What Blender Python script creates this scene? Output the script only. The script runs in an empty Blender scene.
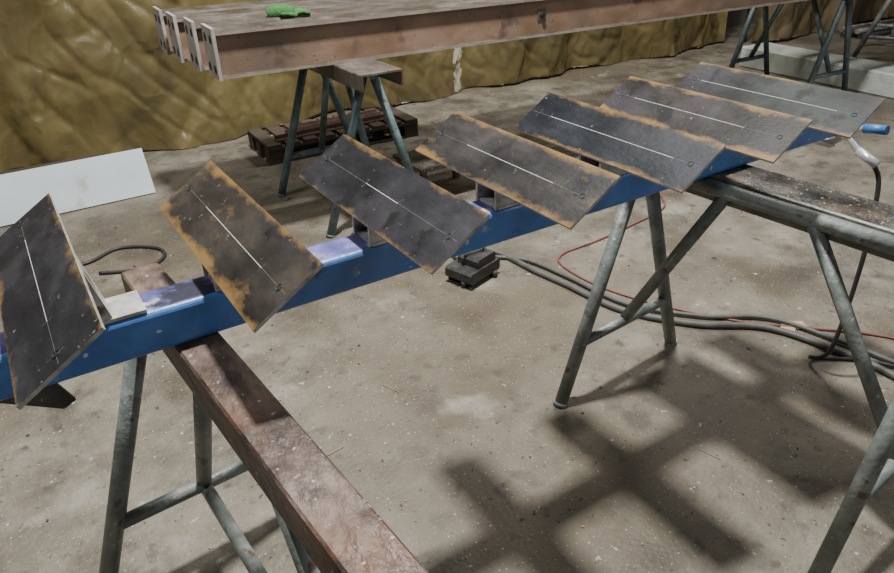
import bpy, bmesh, math, random
from mathutils import Vector, Matrix, noise
random.seed(7)
scene=bpy.context.scene

# ------------------------------------------------------------ materials
def ramp_mat(name, stops, scale=5.0, detail=8, rough=(0.5,0.7), metal=0.0, bump=0.2, bscale=40,
             spots=None, patch=None, stretch=(1,1,1), distort=0.0, seed=0.0, spec=0.5, extra=None, crease=None):
    m=bpy.data.materials.new(name); m.use_nodes=True
    nt=m.node_tree; N=nt.nodes; Lk=nt.links
    b=N['Principled BSDF']
    tc=N.new('ShaderNodeTexCoord'); mp=N.new('ShaderNodeMapping'); mp.inputs['Scale'].default_value=stretch
    mp.inputs['Location'].default_value=(seed*3.1,seed*1.7,seed*2.3)
    Lk.new(tc.outputs['Object'],mp.inputs['Vector'])
    n=N.new('ShaderNodeTexNoise'); n.inputs['Scale'].default_value=scale; n.inputs['Detail'].default_value=detail
    n.inputs['Roughness'].default_value=0.65; n.inputs['Distortion'].default_value=distort
    Lk.new(mp.outputs[0],n.inputs['Vector'])
    r=N.new('ShaderNodeValToRGB'); e=r.color_ramp.elements
    while len(e)<len(stops): e.new(0.5)
    for k,(p,c) in enumerate(stops):
        e[k].position=p; e[k].color=(*c,1)
    Lk.new(n.outputs['Fac'],r.inputs['Fac']); col=r.outputs['Color']
    def mask(sc,lo,hi,off,det=6,st=None):
        mm=N.new('ShaderNodeMapping'); mm.inputs['Location'].default_value=(off+seed,off*.7-seed,off*.3)
        if st: mm.inputs['Scale'].default_value=st
        Lk.new(tc.outputs['Object'],mm.inputs['Vector'])
        nn=N.new('ShaderNodeTexNoise'); nn.inputs['Scale'].default_value=sc; nn.inputs['Detail'].default_value=det
        Lk.new(mm.outputs[0],nn.inputs['Vector'])
        mr=N.new('ShaderNodeMapRange'); mr.inputs[1].default_value=lo; mr.inputs[2].default_value=hi; mr.clamp=True
        Lk.new(nn.outputs['Fac'],mr.inputs[0]); return mr.outputs[0]
    def mix(fac,c2):
        nonlocal col
        mx=N.new('ShaderNodeMix'); mx.data_type='RGBA'
        Lk.new(fac,mx.inputs[0]); Lk.new(col,mx.inputs[6]); mx.inputs[7].default_value=(*c2,1)
        col=mx.outputs[2]
    for (sc,lo,hi,off,c2,*st) in (patch or []):
        mix(mask(sc,lo,hi,off,6,st[0] if st else None),c2)
    for (sc,lo,hi,off,c2) in (spots or []):
        mix(mask(sc,lo,hi,off,2),c2)
    if extra: col=extra(nt,tc,col)
    Lk.new(col,b.inputs['Base Color'])
    mr=N.new('ShaderNodeMapRange'); mr.inputs[1].default_value=.3; mr.inputs[2].default_value=.7
    mr.inputs[3].default_value=rough[0]; mr.inputs[4].default_value=rough[1]
    Lk.new(n.outputs['Fac'],mr.inputs[0]); Lk.new(mr.outputs[0],b.inputs['Roughness'])
    b.inputs['Metallic'].default_value=metal
    b.inputs['Specular IOR Level'].default_value=spec
    if bump>0:
        n2=N.new('ShaderNodeTexNoise'); n2.inputs['Scale'].default_value=bscale; n2.inputs['Detail'].default_value=6
        Lk.new(mp.outputs[0],n2.inputs['Vector'])
        bp=N.new('ShaderNodeBump'); bp.inputs['Strength'].default_value=bump; bp.inputs['Distance'].default_value=.01
        Lk.new(n2.outputs['Fac'],bp.inputs['Height']); out=bp.outputs[0]
        if crease:
            wn=N.new('ShaderNodeTexNoise'); wn.inputs['Scale'].default_value=2.0; wn.inputs['Detail'].default_value=3; Lk.new(tc.outputs['Object'],wn.inputs['Vector'])
            va=N.new('ShaderNodeVectorMath'); va.operation='MULTIPLY_ADD'; Lk.new(wn.outputs['Color'],va.inputs[0]); va.inputs[1].default_value=(.7,.7,.7); Lk.new(tc.outputs['Object'],va.inputs[2])
            for sc,st,sm in ((3.6,(1,.3,.40),crease),(10,(1,.3,.5),crease*.5)):
                m2=N.new('ShaderNodeMapping'); m2.inputs['Scale'].default_value=st; m2.inputs['Rotation'].default_value=(0,.35,0); Lk.new(va.outputs[0],m2.inputs['Vector'])
                v=N.new('ShaderNodeTexVoronoi'); v.feature='SMOOTH_F1'; v.inputs['Scale'].default_value=sc; v.inputs['Smoothness'].default_value=.25; Lk.new(m2.outputs[0],v.inputs['Vector'])
                b2=N.new('ShaderNodeBump'); b2.inputs['Strength'].default_value=sm; b2.inputs['Distance'].default_value=.05
                Lk.new(v.outputs['Distance'],b2.inputs['Height']); Lk.new(out,b2.inputs['Normal']); out=b2.outputs[0]
        Lk.new(out,b.inputs['Normal'])
    return m

M={}
M['floor']=ramp_mat('concrete_floor',[(.30,(.070,.060,.044)),(.44,(.132,.116,.088)),(.56,(.188,.169,.133)),(.72,(.265,.242,.198))],
    scale=3.0,detail=14,rough=(.5,.78),bump=.6,bscale=70,spec=.35,
    patch=[(.7,.46,.70,4,(.112,.090,.060)),(6,.58,.71,9,(.080,.067,.049)),(14,.60,.72,31,(.078,.066,.049)),(4,.63,.71,23,(.24,.22,.18)),(2.2,.57,.71,55,(.074,.058,.038)),(1.3,.60,.72,75,(.060,.050,.037))],
    spots=[(130,.67,.72,2,(.42,.40,.35)),(55,.69,.73,7,(.05,.043,.033)),(30,.71,.745,17,(.34,.325,.28)),(220,.64,.72,27,(.065,.056,.042))])
M['wall']=ramp_mat('painted_wall',[(.3,(.12,.11,.09)),(.7,(.18,.165,.135))],scale=1.2,bump=.1,rough=(.7,.9))
M['ceiling']=ramp_mat('ceiling_sheet',[(.3,(.22,.22,.21)),(.7,(.3,.3,.29))],scale=1,bump=0,rough=(.8,.9))
M['legpaint']=ramp_mat('trestle_grey_paint',[(.3,(.085,.095,.088)),(.5,(.16,.178,.165)),(.7,(.26,.28,.26))],scale=14,rough=(.4,.6),metal=.15,bump=.2,bscale=90,
    spots=[(60,.67,.73,3,(.34,.35,.33)),(30,.62,.7,8,(.10,.07,.045))])
M['legblue']=ramp_mat('trestle_blue_paint',[(.3,(.07,.11,.115)),(.5,(.125,.18,.19)),(.7,(.21,.27,.28))],scale=14,rough=(.4,.6),metal=.15,bump=.2,bscale=90,
    spots=[(40,.64,.7,8,(.10,.07,.04))])
M['rustbeam']=ramp_mat('worn_rusty_steel',[(.3,(.026,.018,.014)),(.45,(.065,.043,.033)),(.55,(.125,.085,.066)),(.7,(.21,.155,.13))],scale=13,detail=12,rough=(.36,.62),metal=.1,bump=1.0,bscale=32,spec=.4,
    stretch=(1,.5,1),patch=[(4,.52,.66,5,(.10,.05,.028)),(9,.56,.68,14,(.028,.022,.022))],spots=[(70,.68,.73,2,(.33,.28,.25))])
M['darkbeam']=ramp_mat('dark_worn_steel',[(.3,(.015,.014,.012)),(.5,(.045,.04,.034)),(.7,(.12,.11,.095))],scale=10,detail=12,rough=(.35,.6),metal=.3,bump=.7,bscale=50,
    patch=[(6,.56,.66,5,(.10,.075,.05))],spots=[(90,.66,.7,2,(.33,.31,.28))])
M['beamside']=ramp_mat('beam_side_worn',[(.3,(.09,.09,.075)),(.6,(.20,.20,.17)),(.8,(.28,.28,.25))],scale=12,rough=(.4,.6),metal=.3,bump=.3,bscale=60,
    patch=[(7,.55,.65,5,(.08,.06,.045))])
M['blue']=ramp_mat('blue_painted_tube',[(.3,(.04,.105,.28)),(.55,(.06,.17,.44)),(.75,(.10,.25,.57))],scale=7,rough=(.3,.5),metal=.05,bump=.12,bscale=60,
    patch=[(9,.64,.7,3,(.03,.04,.09)),(16,.64,.69,8,(.35,.42,.55)),(3,.55,.75,28,(.08,.14,.28))],spots=[(50,.70,.73,4,(.5,.55,.6))])
M['bluetop']=ramp_mat('blue_tube_scraped_face',[(.3,(.03,.05,.14)),(.5,(.10,.10,.28)),(.62,(.22,.20,.40)),(.8,(.45,.45,.5))],scale=12,rough=(.35,.5),metal=.1,bump=.15,bscale=60,
    patch=[(7,.52,.58,3,(.02,.022,.04)),(11,.6,.66,8,(.12,.18,.45)),(13,.6,.64,18,(.42,.42,.43))])
M['cleat']=ramp_mat('bright_cleat_steel',[(.3,(.24,.24,.22)),(.55,(.46,.45,.41)),(.8,(.64,.63,.59))],scale=24,rough=(.3,.5),metal=.2,bump=.3,patch=[(20,.58,.66,3,(.15,.13,.10))])
M['edge']=ramp_mat('flame_cut_edge',[(.3,(.18,.165,.145)),(.6,(.42,.40,.36)),(.8,(.6,.58,.54))],scale=30,rough=(.35,.5),metal=.2,bump=.2,bscale=120)
M['chalk']=ramp_mat('chalk_line',[(.3,(.28,.28,.27)),(.7,(.56,.56,.54))],scale=60,bump=0,rough=(.8,.9))
M['scribe']=ramp_mat('scribe_scratch',[(.3,(.055,.055,.055)),(.7,(.12,.12,.115))],scale=60,bump=0,rough=(.6,.8))
M['hole']=ramp_mat('hole_black',[(.3,(.004,.004,.004)),(.7,(.01,.01,.01))],bump=0,rough=(.6,.8))
M['rust']=ramp_mat('fresh_rust_steel',[(.3,(.16,.095,.060)),(.5,(.235,.148,.096)),(.7,(.31,.215,.15))],scale=6,detail=12,rough=(.45,.65),metal=.1,bump=.08,bscale=120,
    stretch=(.6,1,1.2),patch=[(2.2,.50,.7,6,(.15,.108,.082)),(1.5,.55,.7,16,(.31,.22,.155)),(7,.61,.70,36,(.10,.068,.05))],spots=[(40,.68,.74,3,(.09,.06,.045))])
M['flange']=ramp_mat('flange_steel',[(.3,(.05,.043,.037)),(.5,(.105,.09,.076)),(.7,(.20,.175,.15))],scale=9,rough=(.35,.55),metal=.3,bump=.1,bscale=110,
    patch=[(4,.50,.62,3,(.06,.043,.032)),(3,.56,.7,13,(.15,.10,.065))],spots=[(50,.67,.72,3,(.27,.24,.21))])
M['lip']=ramp_mat('flange_lip_steel',[(.3,(.22,.18,.145)),(.6,(.34,.29,.24)),(.8,(.46,.42,.36))],scale=12,rough=(.35,.55),metal=.2,bump=.1,bscale=110)
M['endplate']=ramp_mat('endplate_steel',[(.3,(.26,.25,.235)),(.7,(.44,.42,.40))],scale=9,rough=(.4,.6),metal=.1,bump=.1,patch=[(8,.58,.68,3,(.16,.10,.07))])
M['white']=ramp_mat('white_sheet',[(.3,(.42,.48,.50)),(.7,(.52,.58,.60))],scale=3,rough=(.4,.6),bump=.03,patch=[(6,.60,.7,3,(.3,.3,.28))])
M['rubber']=ramp_mat('black_rubber',[(.3,(.012,.012,.012)),(.7,(.03,.03,.03))],scale=20,rough=(.45,.6),bump=.1)
M['greycable']=ramp_mat('grey_cable',[(.3,(.05,.05,.045)),(.7,(.10,.098,.09))],scale=20,rough=(.5,.7),bump=.1)
M['redhose']=ramp_mat('red_hose',[(.3,(.13,.04,.03)),(.7,(.22,.075,.055))],scale=20,rough=(.4,.6),bump=.1)
M['concrete']=ramp_mat('precast_block',[(.3,(.34,.37,.33)),(.6,(.50,.53,.48)),(.8,(.6,.62,.57))],scale=6,rough=(.6,.8),bump=.3,patch=[(7,.62,.7,3,(.2,.16,.12))])
M['green']=ramp_mat('green_knit',[(.3,(.03,.10,.03)),(.7,(.06,.20,.05))],scale=60,rough=(.8,.9),bump=.8,bscale=200)
M['card']=ramp_mat('cardboard',[(.3,(.30,.2,.11)),(.7,(.42,.3,.18))],scale=8,rough=(.8,.9),bump=.05)
M['machine']=ramp_mat('dark_machine_paint',[(.3,(.02,.02,.02)),(.7,(.07,.065,.06))],scale=15,rough=(.4,.6),metal=.3,bump=.3)
M['silver']=ramp_mat('clamp_metal',[(.3,(.45,.46,.47)),(.7,(.7,.7,.7))],scale=15,rough=(.25,.4),metal=.6,bump=.1)
M['clampblue']=ramp_mat('clamp_blue_grip',[(.3,(.03,.10,.26)),(.7,(.05,.15,.35))],scale=15,rough=(.4,.5),bump=0)
M['darkrust']=ramp_mat('old_dark_rust',[(.3,(.035,.02,.016)),(.6,(.085,.045,.032)),(.8,(.14,.08,.06))],scale=12,rough=(.6,.8),metal=.1,bump=.4)
M['timber']=ramp_mat('old_timber',[(.3,(.030,.021,.015)),(.7,(.085,.06,.04))],scale=8,stretch=(.3,1,1),rough=(.7,.9),bump=.3)

def tarp_extra(nt,tc,col):
    # splash of white paint on the sheet
    N=nt.nodes;Lk=nt.links
    vm=N.new('ShaderNodeVectorMath'); vm.operation='SUBTRACT'; Lk.new(tc.outputs['Object'],vm.inputs[0]); vm.inputs[1].default_value=(3.24,3.6,.22)
    nn=N.new('ShaderNodeTexNoise'); nn.inputs['Scale'].default_value=14; Lk.new(tc.outputs['Object'],nn.inputs['Vector'])
    sc=N.new('ShaderNodeVectorMath'); sc.operation='MULTIPLY'; Lk.new(vm.outputs[0],sc.inputs[0]); sc.inputs[1].default_value=(14,0,4.5)
    ln=N.new('ShaderNodeVectorMath'); ln.operation='LENGTH'; Lk.new(sc.outputs[0],ln.inputs[0])
    ad=N.new('ShaderNodeMath'); ad.operation='MULTIPLY_ADD'; Lk.new(nn.outputs['Fac'],ad.inputs[0]); ad.inputs[1].default_value=3.0; Lk.new(ln.outputs['Value'],ad.inputs[2])
    mr=N.new('ShaderNodeMapRange'); mr.inputs[1].default_value=2.3; mr.inputs[2].default_value=2.2; Lk.new(ad.outputs[0],mr.inputs[0])
    mx=N.new('ShaderNodeMix'); mx.data_type='RGBA'; Lk.new(mr.outputs[0],mx.inputs[0]); Lk.new(col,mx.inputs[6]); mx.inputs[7].default_value=(.5,.47,.38,1)
    return mx.outputs[2]
M['tarp']=ramp_mat('ochre_tarpaulin',[(.3,(.085,.066,.026)),(.5,(.135,.105,.040)),(.7,(.19,.15,.060))],scale=1.1,detail=6,rough=(.24,.34),bump=.10,bscale=20,spec=.6,stretch=(1,1,.6),
    patch=[(1.0,.5,.8,4,(.095,.082,.040)),(2.5,.58,.78,11,(.065,.049,.025),(1.5,1,.6))],extra=tarp_extra,crease=.55)
M['tarp2']=ramp_mat('brown_tarpaulin',[(.3,(.09,.065,.035)),(.5,(.15,.115,.06)),(.7,(.22,.17,.10))],scale=1.2,detail=5,rough=(.35,.5),bump=.12,bscale=12,stretch=(1,1,.5),crease=.3)

# ------------------------------------------------------------ mesh builder
class B:
    def __init__(s,name,mats):
        s.name=name; s.bm=bmesh.new(); s.mats=mats
    def face(s,vs,mi,smooth=False):
        try:
            f=s.bm.faces.new(vs); f.material_index=mi; f.smooth=smooth; return f
        except ValueError: return None
    def prism(s,prof,p0,p1,up=(0,0,1),mi=0,smooth=False,mis=None,capmi=None):
        """extrude 2-D profile (u right, v up) from p0 to p1"""
        p0=Vector(p0);p1=Vector(p1);d=(p1-p0).normalized();up=Vector(up)
        r=d.cross(up).normalized(); u=r.cross(d).normalized()
        a=[s.bm.verts.new(p0+r*x+u*y) for x,y in prof]; b=[s.bm.verts.new(p1+r*x+u*y) for x,y in prof]
        n=len(prof)
        for i in range(n):
            s.face([a[i],a[(i+1)%n],b[(i+1)%n],b[i]], mis[i] if mis else mi, smooth)
        cm=mi if capmi is None else capmi
        s.face(a[::-1],cm); s.face(b,cm)
    def box(s,c,size,mi=0,rot=0.0,bev=0.0):
        x,y,z=[v/2 for v in size]
        pr=[(-x+bev,-z),(x-bev,-z),(x,-z+bev),(x,z-bev),(x-bev,z),(-x+bev,z),(-x,z-bev),(-x,-z+bev)] if bev else [(-x,-z),(x,-z),(x,z),(-x,z)]
        d=Vector((-math.sin(rot),math.cos(rot),0)); c=Vector(c)
        s.prism(pr,c-d*y,c+d*y,(0,0,1),mi)
    def tube(s,pts,r,mi=0,seg=14,caps=True,sub=0,rs=None):
        pts=[Vector(p) for p in pts]
        if sub:
            out=[];P=[pts[0]]+pts+[pts[-1]]
            for i in range(1,len(P)-2):
                for k in range(sub):
                    t=k/sub;a,b,c,d=P[i-1],P[i],P[i+1],P[i+2]
                    out.append(.5*((2*b)+(c-a)*t+(2*a-5*b+4*c-d)*t*t+(3*b-a-3*c+d)*t**3))
            out.append(pts[-1]); pts=out
        t=(pts[1]-pts[0]).normalized(); ref=Vector((0,0,1)) if abs(t.z)<.9 else Vector((1,0,0))
        nrm=t.cross(ref).normalized(); rings=[]
        for i,p in enumerate(pts):
            if i==0: tt=pts[1]-pts[0]
            elif i==len(pts)-1: tt=pts[-1]-pts[-2]
            else: tt=pts[i+1]-pts[i-1]
            tt.normalize(); nrm=(nrm-tt*nrm.dot(tt)).normalized(); bn=tt.cross(nrm)
            rr=rs[i] if rs else r
            rings.append([s.bm.verts.new(p+(nrm*math.cos(a)+bn*math.sin(a))*rr) for a in [2*math.pi*k/seg for k in range(seg)]])
        for a,b in zip(rings,rings[1:]):
            for k in range(seg): s.face([a[k],a[(k+1)%seg],b[(k+1)%seg],b[k]],mi,True)
        if caps: s.face(rings[0][::-1],mi); s.face(rings[-1],mi)
    def done(s,loc=None,bevel=0.0,parent=None):
        bmesh.ops.recalc_face_normals(s.bm,faces=s.bm.faces[:])
        me=bpy.data.meshes.new(s.name)
        if loc is not None: bmesh.ops.translate(s.bm,verts=s.bm.verts[:],vec=-Vector(loc))
        s.bm.to_mesh(me); s.bm.free()
        for m in s.mats: me.materials.append(M[m] if isinstance(m,str) else m)
        o=bpy.data.objects.new(s.name,me); scene.collection.objects.link(o)
        if loc is not None: o.location=loc
        if bevel:
            bv=o.modifiers.new('bev','BEVEL'); bv.width=bevel; bv.segments=2; bv.limit_method='ANGLE'; bv.angle_limit=.6
        if parent: o.parent=parent
        return o

# ------------------------------------------------------------ room
def quad(name,pts,mat):
    b=B(name,[mat]); b.face([b.bm.verts.new(p) for p in pts],0); return b.done()
X0,X1,Y0,Y1,H=-4,11,-4,4.3,4.6
quad('floor',[(X0,Y0,0),(X1,Y0,0),(X1,Y1,0),(X0,Y1,0)],'floor')
quad('wall_back',[(X0,Y1,0),(X1,Y1,0),(X1,Y1,H),(X0,Y1,H)],'wall')
quad('wall_left',[(X0,Y0,0),(X0,Y1,0),(X0,Y1,H),(X0,Y0,H)],'wall')
quad('wall_right',[(X1,Y0,0),(X1,Y1,0),(X1,Y1,H),(X1,Y0,H)],'wall')
quad('ceiling',[(X0,Y0,H),(X1,Y0,H),(X1,Y1,H),(X0,Y1,H)],'ceiling')

# ------------------------------------------------------------ tarpaulin curtains
def tarp(name,x0,x1,yb,mat,top=2.5,amp=.05,seed=0,nx=260,nz=110):
    b=B(name,[mat,'machine']); V=[]
    for j in range(nz+1):
        row=[]; z=top*j/nz
        for i in range(nx+1):
            x=x0+(x1-x0)*i/nx
            wob=.32*noise.noise(Vector((x*.8,z*.9,seed+2)))
            y=yb+amp*math.sin((x+wob)*4.3+.8*math.sin(x*1.7+seed))+amp*.5*math.sin((x+wob)*9.7+seed+1.2*noise.noise(Vector((x,z*.6,3))))
            y+=.05*noise.noise(Vector((x*2.6+seed,z*.8,seed)))+.032*noise.noise(Vector((x*6+z*1.2,z*1.2,seed+4)))+.008*noise.noise(Vector((x*15-z*4,z*4,seed+7)))
            y+=.020*max(0,1-4*abs(noise.noise(Vector((x*2.3-z*1.6,z*1.6+x*.6,seed+9)))))+.013*max(0,1-5*abs(noise.noise(Vector((x*4.5+z*3.2,z*2-x,seed+19)))))
            row.append(b.bm.verts.new((x,y,max(z,.004)+.03*(.5+.5*math.sin(x*3.1+seed))*(1 if j==0 else 0))))
        V.append(row)
    for j in range(nz):
        for i in range(nx): b.face([V[j][i],V[j][i+1],V[j+1][i+1],V[j+1][i]],0,True)
    b.tube([(x0,yb,top),(x1,yb,top)],.02,1)
    for x in (x0+.1,(x0+x1)/2,x1-.1): b.tube([(x,yb+.2,0),(x,yb+.2,top+.02)],.02,1); b.tube([(x,yb+.2,top),(x,yb,top)],.012,1)
    return b.done()
tarp('tarpaulin_curtain',-3.2,6.6,3.66,'tarp',seed=1.3,nx=640,nz=170,amp=.07)
tarp('tarpaulin_curtain',6.7,10.6,3.4,'tarp2',seed=5.1,nx=160)

# ------------------------------------------------------------ trestles
def trestle(name,P0,P1,zb=.74,half=.283,r=.021,mat='legpaint',braces=(.33,.6),stretcher=False):
    P0=Vector((*P0,0));P1=Vector((*P1,0)); a=(P1-P0).normalized(); p=Vector((-a.y,a.x,0)); up=Vector((0,0,1))
    b=B(name,[mat])
    b.tube([P0-a*.05+up*zb,P1+a*.05+up*zb],r,0)
    mids=[]
    for C in (P0,P1):
        for sg in (-1,1):
            foot=C+p*sg*half+up*.0; topp=C+p*sg*.022+up*zb
            b.tube([foot,topp],r,0)
            b.tube([foot,foot+(topp-foot).normalized()*.012],r*1.12,0)
        t=.21/zb; w=half+(0.022-half)*t
        b.tube([C+p*w+up*.21,C-p*w+up*.21],r*.8,0); mids.append(C+up*.21)
    L=(P1-P0).length
    b.tube([mids[0]+up*.01,P0+a*L*braces[0]+up*zb],r*.85,0)
    b.tube([mids[1]+up*.01,P0+a*L*braces[1]+up*zb],r*.85,0)
    if stretcher: b.tube([mids[0]-up*.01,mids[1]-up*.01],r*.75,0)
    return b.done()
trestle('pipe_trestle',(1.546,.18),(1.61,-.657),mat='legpaint')
trestle('pipe_trestle',(.182,.23),(.24,-.60),mat='legpaint',stretcher=True)
trestle('pipe_trestle',(1.46,2.41),(1.46,1.76),zb=.745,half=.27,mat='legblue')
trestle('pipe_trestle',(5.28,2.45),(5.25,1.75),zb=.745,half=.27,mat='legblue')
trestle('pipe_trestle',(7.6,2.5),(6.95,2.2),zb=.74,half=.27,mat='legpaint')

# channel rails resting on the trestle pipes
def channel(name,c0,c1,w,h,ztop,mats,t=.008):
    b=B(name,mats)
    pr=[(-w/2,ztop-h),(-w/2+t,ztop-h),(-w/2+t,ztop-t),(w/2-t,ztop-t),(w/2-t,ztop-h),(w/2,ztop-h),(w/2,ztop-.004),(w/2-.004,ztop),(-w/2+.004,ztop),(-w/2,ztop-.004)]
    mis=[1]*10; mis[7]=0
    b.prism(pr,(*c0,0),(*c1,0),mis=mis,capmi=1)
    return b.done()
channel('channel_rail',(1.625,.22),(1.70,-.80),.145,.07,.77,['darkbeam','beamside'])
channel('channel_rail',(.176,.31),(.268,-.92),.078,.072,.77,['rustbeam','rustbeam'])
channel('channel_rail',(1.40,2.62),(1.40,1.50),.20,.07,.80,['flange','flange'])
channel('channel_rail',(5.28,2.62),(5.25,1.55),.12,.05,.80,['rustbeam','flange'])
channel('channel_rail',(8.3,2.82),(6.5,1.99),.12,.06,.80,['flange','concrete'])

# ------------------------------------------------------------ stair stringer (blue tube) with treads
root=bpy.data.objects.new('steel_stair_stringer',None); scene.collection.objects.link(root)
zs=.77; hs=.08; ws=.09
b=B('spine_tube',['blue','bluetop'])
R=.014; pr=[]
for cx,cz,a0 in ((ws/2-R,zs+R,-90),(ws/2-R,zs+hs-R,0),(-ws/2+R,zs+hs-R,90),(-ws/2+R,zs+R,180)):
    for k in range(6):
        a=math.radians(a0+90*k/5); pr.append((cx+R*math.cos(a),cz+R*math.sin(a)))
mis=[0]*24; mis[11]=1; mis[10]=1; mis[12]=1
b.prism(pr,(-.42,0,0),(2.13,0,0),mis=mis,capmi=0)
b.done(parent=root)
b=B('end_gusset',['darkbeam'])
b.prism([(-.06,-.0),(.03,0),(.05,-.045),(.03,-.055)],(-.055,-.03,.77),(-.055,-.022,.77),mi=0)
b.done(parent=root)

tw=.139; tl=.556; tt=.006; tau=math.radians(32.4)
base=[((.006,.006,.008),(.014,.014,.017),(.036,.035,.038)),
      ((.009,.008,.007),(.025,.021,.018),(.060,.049,.036)),
      ((.006,.006,.007),(.014,.014,.017),(.034,.034,.038)),
      ((.008,.008,.008),(.020,.018,.017),(.052,.046,.039)),
      ((.005,.006,.008),(.011,.013,.017),(.030,.033,.040)),
      ((.007,.006,.006),(.017,.015,.013),(.042,.036,.029)),
      ((.007,.008,.008),(.015,.018,.017),(.038,.043,.041))]
rustamt=[.68,.59,.71,.62,.67,.60,.67]
for i in range(7):
    cols=base[i]; ra=rustamt[i]
    def ed(nt,tc,col,ra=ra,i=i):
        # yellow rust staining, heavier toward plate edges (mill-scale loss)
        N=nt.nodes;Lk=nt.links
        sx=N.new('ShaderNodeSeparateXYZ'); Lk.new(tc.outputs['Object'],sx.inputs[0])
        ax=N.new('ShaderNodeMath'); ax.operation='ABSOLUTE'; Lk.new(sx.outputs['X'],ax.inputs[0])
        m1=N.new('ShaderNodeMapRange'); m1.inputs[1].default_value=.045; m1.inputs[2].default_value=.07; m1.inputs[4].default_value=.26; Lk.new(ax.outputs[0],m1.inputs[0])
        ay=N.new('ShaderNodeMath'); ay.operation='ABSOLUTE'; Lk.new(sx.outputs['Y'],ay.inputs[0])
        m2=N.new('ShaderNodeMapRange'); m2.inputs[1].default_value=.24; m2.inputs[2].default_value=.28; m2.inputs[4].default_value=.08; Lk.new(ay.outputs[0],m2.inputs[0])
        mp=N.new('ShaderNodeMapping'); mp.inputs['Location'].default_value=(i*2.3,i*1.1,0); mp.inputs['Scale'].default_value=(1,.5,1); Lk.new(tc.outputs['Object'],mp.inputs[0])
        nn=N.new('ShaderNodeTexNoise'); nn.inputs['Scale'].default_value=13; nn.inputs['Detail'].default_value=10; nn.inputs['Roughness'].default_value=.7; Lk.new(mp.outputs[0],nn.inputs['Vector'])
        a1=N.new('ShaderNodeMath'); Lk.new(nn.outputs['Fac'],a1.inputs[0]); Lk.new(m1.outputs[0],a1.inputs[1])
        a2=N.new('ShaderNodeMath'); Lk.new(a1.outputs[0],a2.inputs[0]); Lk.new(m2.outputs[0],a2.inputs[1])
        mr=N.new('ShaderNodeMapRange'); mr.inputs[1].default_value=ra; mr.inputs[2].default_value=ra+.16; mr.inputs[4].default_value=.85; Lk.new(a2.outputs[0],mr.inputs[0])
        mx=N.new('ShaderNodeMix'); mx.data_type='RGBA'; Lk.new(mr.outputs[0],mx.inputs[0]); Lk.new(col,mx.inputs[6]); mx.inputs[7].default_value=(.20,.118,.04,1)
        return mx.outputs[2]
    pm=ramp_mat('mill_scale_%d'%i,[(.3,cols[0]),(.5,cols[1]),(.72,cols[2])],scale=10,detail=13,rough=(.36,.54),metal=.0,bump=.08,bscale=120,seed=i*1.9+1,spec=.28 if i<4 else .15,
        stretch=(1,.5,1),patch=[(5,.56,.72,3,(.034,.031,.036)),(14,.6,.68,17,(.008,.008,.009))],spots=[(90,.72,.76,5,(.16,.14,.11))],extra=ed)
    b=B('tread_plate',[pm,'edge','chalk','hole','scribe'])
    b.prism([(-tw/2,-tt/2),(tw/2,-tt/2),(tw/2,tt/2),(-tw/2,tt/2)],(0,-tl/2,0),(0,tl/2,0),mis=[0,1,0,1],capmi=1)
    l0,l1=[(-.15,.17),(-.17,.13),(-.07,.06),(-.16,.14),(-.2,.2),(-.15,.2),(-.2,.22)][i]
    zt=tt/2+.0004
    def line(x,w,a,bb,mi,dx=0): b.face([b.bm.verts.new(p) for p in ((x-w,a,zt),(x+w,a,zt),(x+w+dx,bb,zt),(x-w+dx,bb,zt))],mi)
    def cross(y,w,x0,x1): b.face([b.bm.verts.new(p) for p in ((x0,y-w,zt),(x1,y-w,zt),(x1,y+w,zt),(x0,y+w,zt))],4)
    line(0,.0006,l0,l1,2)
    line(0,.0004,-.27,l0-.002,4); line(0,.0004,l1+.002,.27,4)
    cross(-.245,.0004,-.015,.015); cross(.245,.0004,-.015,.015); cross(l0,.0004,-.01,.01); cross(l1,.0004,-.01,.01)
    for hx,hy in ((.0,-.245),(.0,.245)):
        cen=b.bm.verts.new((hx,hy,zt)); ring=[b.bm.verts.new((hx+.004*math.cos(a),hy+.004*math.sin(a),zt)) for a in [k*math.pi/6 for k in range(12)]]
        for k in range(12): b.face([cen,ring[k],ring[(k+1)%12]],3)
        b.tube([(hx+.006*math.cos(a),hy+.006*math.sin(a),zt) for a in [k*math.pi/8 for k in range(17)]],.0008,0,seg=6,caps=False)
    o=b.done(parent=root); o.location=(i*.3,0,.937); o.rotation_euler=(0,-tau,0)
    # bent cleat under the tread
    b=B('tread_cleat',['cleat']); x=i*.3
    zz=.85; dz=.003/math.cos(tau)
    def zu(u): return .937+u*math.tan(tau)-dz
    for yy in (-.034,.034):
        b.prism([(-.05,zz),(.085,zz),(.056,zu(.056)),(-.05,zu(-.05))],(x,yy-.003,0),(x,yy+.003,0),mi=0)
    b.box((x+.045,0,zz+.003),(.18,.078,.006))
    b.prism([(.079,zz),(.085,zz),(.057,zu(.056)),(.051,zu(.051))],(x,-.036,0),(x,.036,0),mi=0)
    b.done(parent=root)

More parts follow.
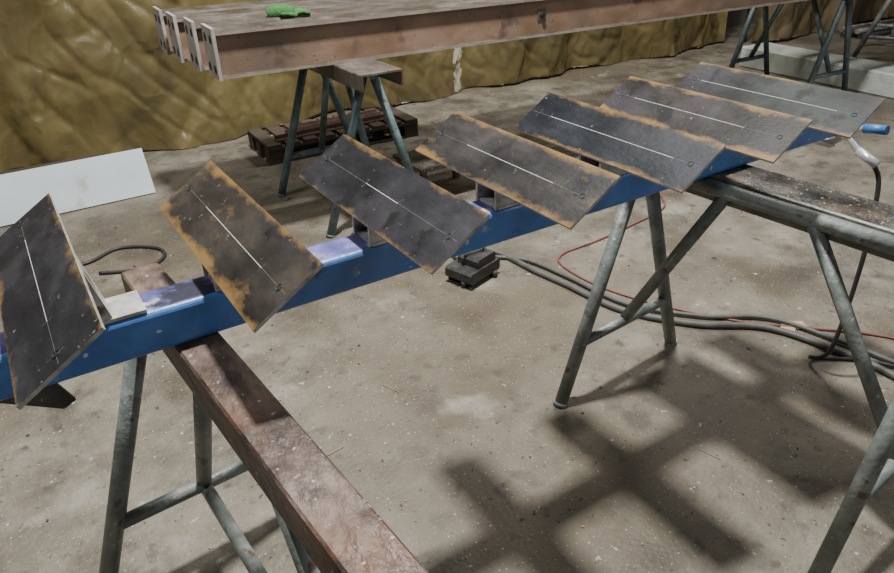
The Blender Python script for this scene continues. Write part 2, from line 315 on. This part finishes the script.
# ------------------------------------------------------------ stack of I-beams with drilled end plates
def ibeam(k):
    sl=-.055; w=.155; h=.183; z0=.80
    yo=1.868+k*.235; xo=.82+[0,-.012,-.03,-.035][k]; x1=6.2
    b=B('rusty_i_beam',['rust','flange','endplate','hole','lip'])
    t=.012; a=w/2-.030; c_=w/2-.022
    pr=[(-w/2,0),(w/2,0),(w/2,t),(c_,t),(c_,h-t),(w/2,h-t),(w/2,h),(-w/2,h),(-w/2,h-t),(a,h-t),(a,t),(-w/2,t)]
    mis=[1,4,1,0,1,4,1,4,1,0,4,4]
    p0=Vector((xo,yo,z0)); d=Vector((1,sl,0)).normalized(); p1=p0+d*(x1-xo)
    b.prism(pr,p0,p1,mis=mis)
    n=Vector((-d.y,d.x,0))
    ep=[(-w/2-.012,-.002),(w/2+.008,-.002),(w/2+.008,h+.016),(-w/2-.012,h+.016)]
    b.prism(ep,p0-d*.014,p0,mi=2)
    b.prism(ep,p1,p1+d*.012,mi=2)
    for sy in (-.045,.045):
        for sz in (.036,h-.030):
            c=p0-d*.0152+n*sy+Vector((0,0,sz))
            b.tube([c,c+d*.002],.018,3,seg=18)
    if k==0:
        c=p0+d*1.62+n*(-.058)+Vector((0,0,.1)); b.tube([c-n*.016,c],.013,3,seg=6); b.box(c+Vector((0,.002,0)),(.05,.008,.05),1)
    return b.done()
for k in range(4): ibeam(k)

b=B('green_work_glove',['green'])
g=Vector((1.16,2.02,.993))
b.tube([g+Vector((-.03,.03,.0)),g+Vector((0,.02,.006)),g+Vector((.05,.0,.008)),g+Vector((.08,-.01,.0))],.03,0,sub=4,rs=[.022+.012*math.sin(math.pi*i/12) for i in range(13)])
for j in range(4): b.tube([g+Vector((.07,-.035+.02*j,0)),g+Vector((.11,-.045+.025*j,.006)),g+Vector((.14+.01*(j%2),-.05+.026*j,-.002))],.010,0,sub=3,seg=8)
b.tube([g+Vector((.02,-.02,0)),g+Vector((.04,-.06,.004)),g+Vector((.07,-.08,-.002))],.010,0,sub=3,seg=8)
b.done()

# ------------------------------------------------------------ leaning white sheet + props
b=B('white_sheet_panel',['white'])
b.prism([(-.0,0),(.006,0),(.006,.255),(0,.255)],(-.30,2.86,.004),(.62,2.88,.004),up=(0,.42,.91),mi=0)
b.done()
b=B('timber_prop',['timber']); b.box((.1,3.08,.10),(.7,.14,.20),bev=.005); b.done()
def pallet(name,c,sx,sy,rot,h=.12):
    b=B(name,['timber','darkrust']); c=Vector(c); cr,sr=math.cos(rot),math.sin(rot)
    def P(u,v,z): return c+Vector((u*cr-v*sr,u*sr+v*cr,z))
    for v in (-sy/2+.04,0,sy/2-.04):
        for u in (-sx/2+.05,0,sx/2-.05): b.box(P(u,v,h*.5),(.1,.07,h-.034),0,rot=rot)
        b.box(P(0,v,h-.025),(sx,.08,.016),0,rot=rot); b.box(P(0,v,.008),(sx,.08,.016),0,rot=rot)
    n=int(sx/.13)
    for k in range(n+1): b.box(P(-sx/2+.045+k*(sx-.09)/n,0,h-.008),(.085,sy,.016),0,rot=rot)
    return b
b=pallet('wooden_pallet',(1.85,3.12,0),1.05,.42,-.03)
for k in range(3): b.prism([(-.02,-.015),(.02,-.015),(.02,-.009),(-.014,-.009),(-.014,.015),(-.02,.015)],(1.4+.1*k,3.0+.08*k,.136),(2.2,3.02+.07*k,.136),mi=1)
b.done()
b=B('precast_concrete_beam',['concrete']); b.box((5.93,2.05,.09),(.34,1.7,.18),rot=-.05,bev=.012); b.done()
b=B('pipe_offcut_bundle',['machine','legpaint','darkrust'])
for j in range(8):
    y=3.0+.06*(j%4); z=.026+.052*(j//4)
    b.tube([(7.9+random.uniform(-.1,.1),y+(.03 if j>3 else 0)-.05,z),(9.3+random.uniform(-.2,.2),y-.15,z)],.025,j%3)
b.done()
b=B('gas_bottle_trolley',['darkrust','machine'])
b.tube([(9.5,2.3,.05),(9.5,2.3,.9),(9.5,2.3,.98),(9.5,2.3,1.05)],.1,0,seg=20,rs=[.1,.1,.07,.03]); b.box((9.5,2.3,.03),(.3,.3,.03),1)
for x in (9.36,9.64): b.tube([(x,2.42,.02),(x,2.45,1.0)],.014,1)
b.tube([(9.36,2.45,1.0),(9.64,2.45,1.0)],.014,1)
b.done()

# ------------------------------------------------------------ machine under stringer
b=B('magnetic_drill_base',['machine','silver','darkrust'])
c=Vector((1.52,1.02,0))
b.box(c+Vector((0,0,.05)),(.20,.14,.05),0,rot=.3,bev=.008); b.box(c+Vector((.02,0,.09)),(.12,.11,.05),0,rot=.3,bev=.01)
for sx,sy in ((-.08,-.05),(.08,-.05),(-.08,.05),(.08,.05)): b.tube([c+Vector((sx,sy,0)),c+Vector((sx,sy,.03))],.012,0)
b.tube([c+Vector((-.05,0,.11)),c+Vector((-.05,0,.15)),c+Vector((.06,0,.15)),c+Vector((.06,0,.11))],.008,1)
b.done()
b=B('steel_cutting_table',['darkbeam','flange','card'])
b.box((1.95,1.95,.20),(.42,.30,.02),0,bev=.003)
for sx in (-.18,.18):
    for sy in (-.12,.12): b.box((1.95+sx,1.95+sy,.095),(.03,.03,.19),1)
b.box((2.0,1.9,.2125),(.14,.1,.003),2,rot=.3)
b.done()

# ------------------------------------------------------------ cables and hoses
def cable(name,pts,r,mat,**k):
    b=B(name,[mat]); b.tube(pts,r,0,seg=10,sub=8); return b.done()
r=.013
cable('grey_welding_cable',[(1.64,1.08,.05),(1.68,1.18,.03),(1.74,1.1,r),(1.76,.90,r),(1.79,.72,r),(1.83,.45,r),(1.98,.22,r),(2.17,.06,r),(2.24,-.15,r),(2.26,-.38,r),(2.2,-.8,r)],r,'greycable')
cable('grey_welding_cable',[(1.64,1.05,.05),(1.70,1.10,r),(1.80,.98,r),(1.84,.76,r),(1.88,.47,r),(2.05,.24,r),(2.24,.09,r),(2.31,-.15,r),(2.35,-.42,r)],.009,'greycable')
r=.0048
cable('red_air_hose',[(2.9,1.25,r),(2.75,1.06,r),(2.45,1.0,r),(2.2,.97,r),(1.98,.96,r),(1.9,.88,r),(1.90,.66,r),(1.98,.42,r),(2.14,.15,r),(2.3,-.02,r),(2.50,-.25,r),(2.6,-.6,r)],r,'redhose')
r=.008
cable('black_power_cable',[(-.25,2.05,r),(-.05,2.2,r),(.14,2.14,r),(.3,2.22,r),(.45,2.12,r),(.46,2.0,r),(.35,1.93,r),(.18,2.0,r)],r,'rubber')
cable('black_power_cable',[(1.2,1.6,r),(1.32,1.72,r),(1.5,1.62,r),(1.58,1.4,r),(1.55,1.2,r),(1.52,1.12,.05)],r,'rubber')
# welding earth clamp gripping the end of the tube, lead hanging to the floor
b=B('earth_clamp',['silver','clampblue','rubber'])
c=Vector((2.155,-.02,.78))
b.box(c+Vector((0,.03,.045)),(.03,.07,.012),0); b.box(c+Vector((0,.03,-.045)),(.03,.07,.012),0)
b.tube([c+Vector((0,.06,.04)),c+Vector((0,0,.035)),c+Vector((0,-.04,.0)),c+Vector((.0,-.09,-.045)),c+Vector((0,-.14,-.065))],.010,0,sub=4)
b.tube([c+Vector((0,.06,-.04)),c+Vector((0,0,-.035)),c+Vector((0,-.04,.0)),c+Vector((.0,-.09,.03)),c+Vector((0,-.14,.035))],.010,0,sub=4)
b.tube([c+Vector((0,-.085,-.042)),c+Vector((0,-.15,-.068))],.014,0); b.tube([c+Vector((0,-.085,.027)),c+Vector((0,-.15,.037))],.014,1)
b.tube([c+Vector((-.025,-.03,0)),c+Vector((.025,-.03,0))],.016,0)
b.tube([c+Vector((0,-.14,-.07)),(2.16,-.19,.64),(2.13,-.22,.4),(2.1,-.22,.1),(2.14,-.15,.012),(2.3,-.3,.01),(2.4,-.6,.01)],.007,2,sub=8)
b.done()
b=B('cardboard_scrap',['card']); b.box((2.26,.02,.004),(.09,.05,.003),rot=.5); b.box((2.30,.0,.007),(.05,.04,.003),rot=1.0); b.done()
b=B('floor_debris',['cleat','darkrust','card'])
for j in range(140):
    x=random.uniform(-.2,3.4); y=random.uniform(-.9,2.6); sc=random.choice([.003,.004,.005,.008])
    b.box((x,y,.0015),(sc,sc*random.uniform(.5,2.5),.003),random.choice([0,1,1,2]),rot=random.uniform(0,3))
for j in range(10):
    x=random.uniform(.3,2.6); y=random.uniform(-.7,1.6); a=random.uniform(0,3)
    b.tube([(x,y,.002),(x+.07*math.cos(a),y+.07*math.sin(a),.003)],.0012,2,seg=5)
b.done()

# ------------------------------------------------------------ lights
def area(name,loc,size,power,col=(1,1,1),target=None):
    l=bpy.data.lights.new(name,'AREA'); l.energy=power; l.color=col; l.size=size
    o=bpy.data.objects.new(name,l); scene.collection.objects.link(o); o.location=loc
    if target:
        o.rotation_euler=(Vector(target)-Vector(loc)).to_track_quat('-Z','Y').to_euler()
    return o
area('ceiling_lamp_key',(1.10,.75,4.3),.28,400,(1,.99,.96))
area('added_fill_far',(4.5,2.4,4.3),1.0,170,(1,.98,.93))  # added fill light for the far end, not a known fixture
area('added_fill_left',(-2.0,1.5,4.3),1.0,80,(.97,.98,1))  # unseen fill added on the left to lift the shade
area('added_fill_front',(3.5,-2.2,4.3),1.5,45,(.97,.98,1))  # broad weak fill added from the front, no real lamp
w=bpy.data.worlds.new('world'); scene.world=w; w.use_nodes=True
w.node_tree.nodes['Background'].inputs[0].default_value=(.90,.95,1,1); w.node_tree.nodes['Background'].inputs[1].default_value=.34

# ------------------------------------------------------------ camera
cam=bpy.data.cameras.new('camera'); co=bpy.data.objects.new('camera',cam); scene.collection.objects.link(co)
az=math.radians(32.18); th=math.radians(29.523); ro=math.radians(-1.519)
fh=Vector((math.sin(az),math.cos(az),0)); R0=Vector((math.cos(az),-math.sin(az),0)); Z=Vector((0,0,1))
F=fh*math.cos(th)-Z*math.sin(th); U0=fh*math.sin(th)+Z*math.cos(th)
Rr=R0*math.cos(ro)+U0*math.sin(ro); U=-R0*math.sin(ro)+U0*math.cos(ro)
mw=Matrix((( Rr.x,U.x,-F.x,.032),(Rr.y,U.y,-F.y,-1.134),(Rr.z,U.z,-F.z,1.44),(0,0,0,1)))
co.matrix_world=mw
cam.sensor_width=36; cam.lens=693/894*36; cam.clip_start=.02
scene.camera=co
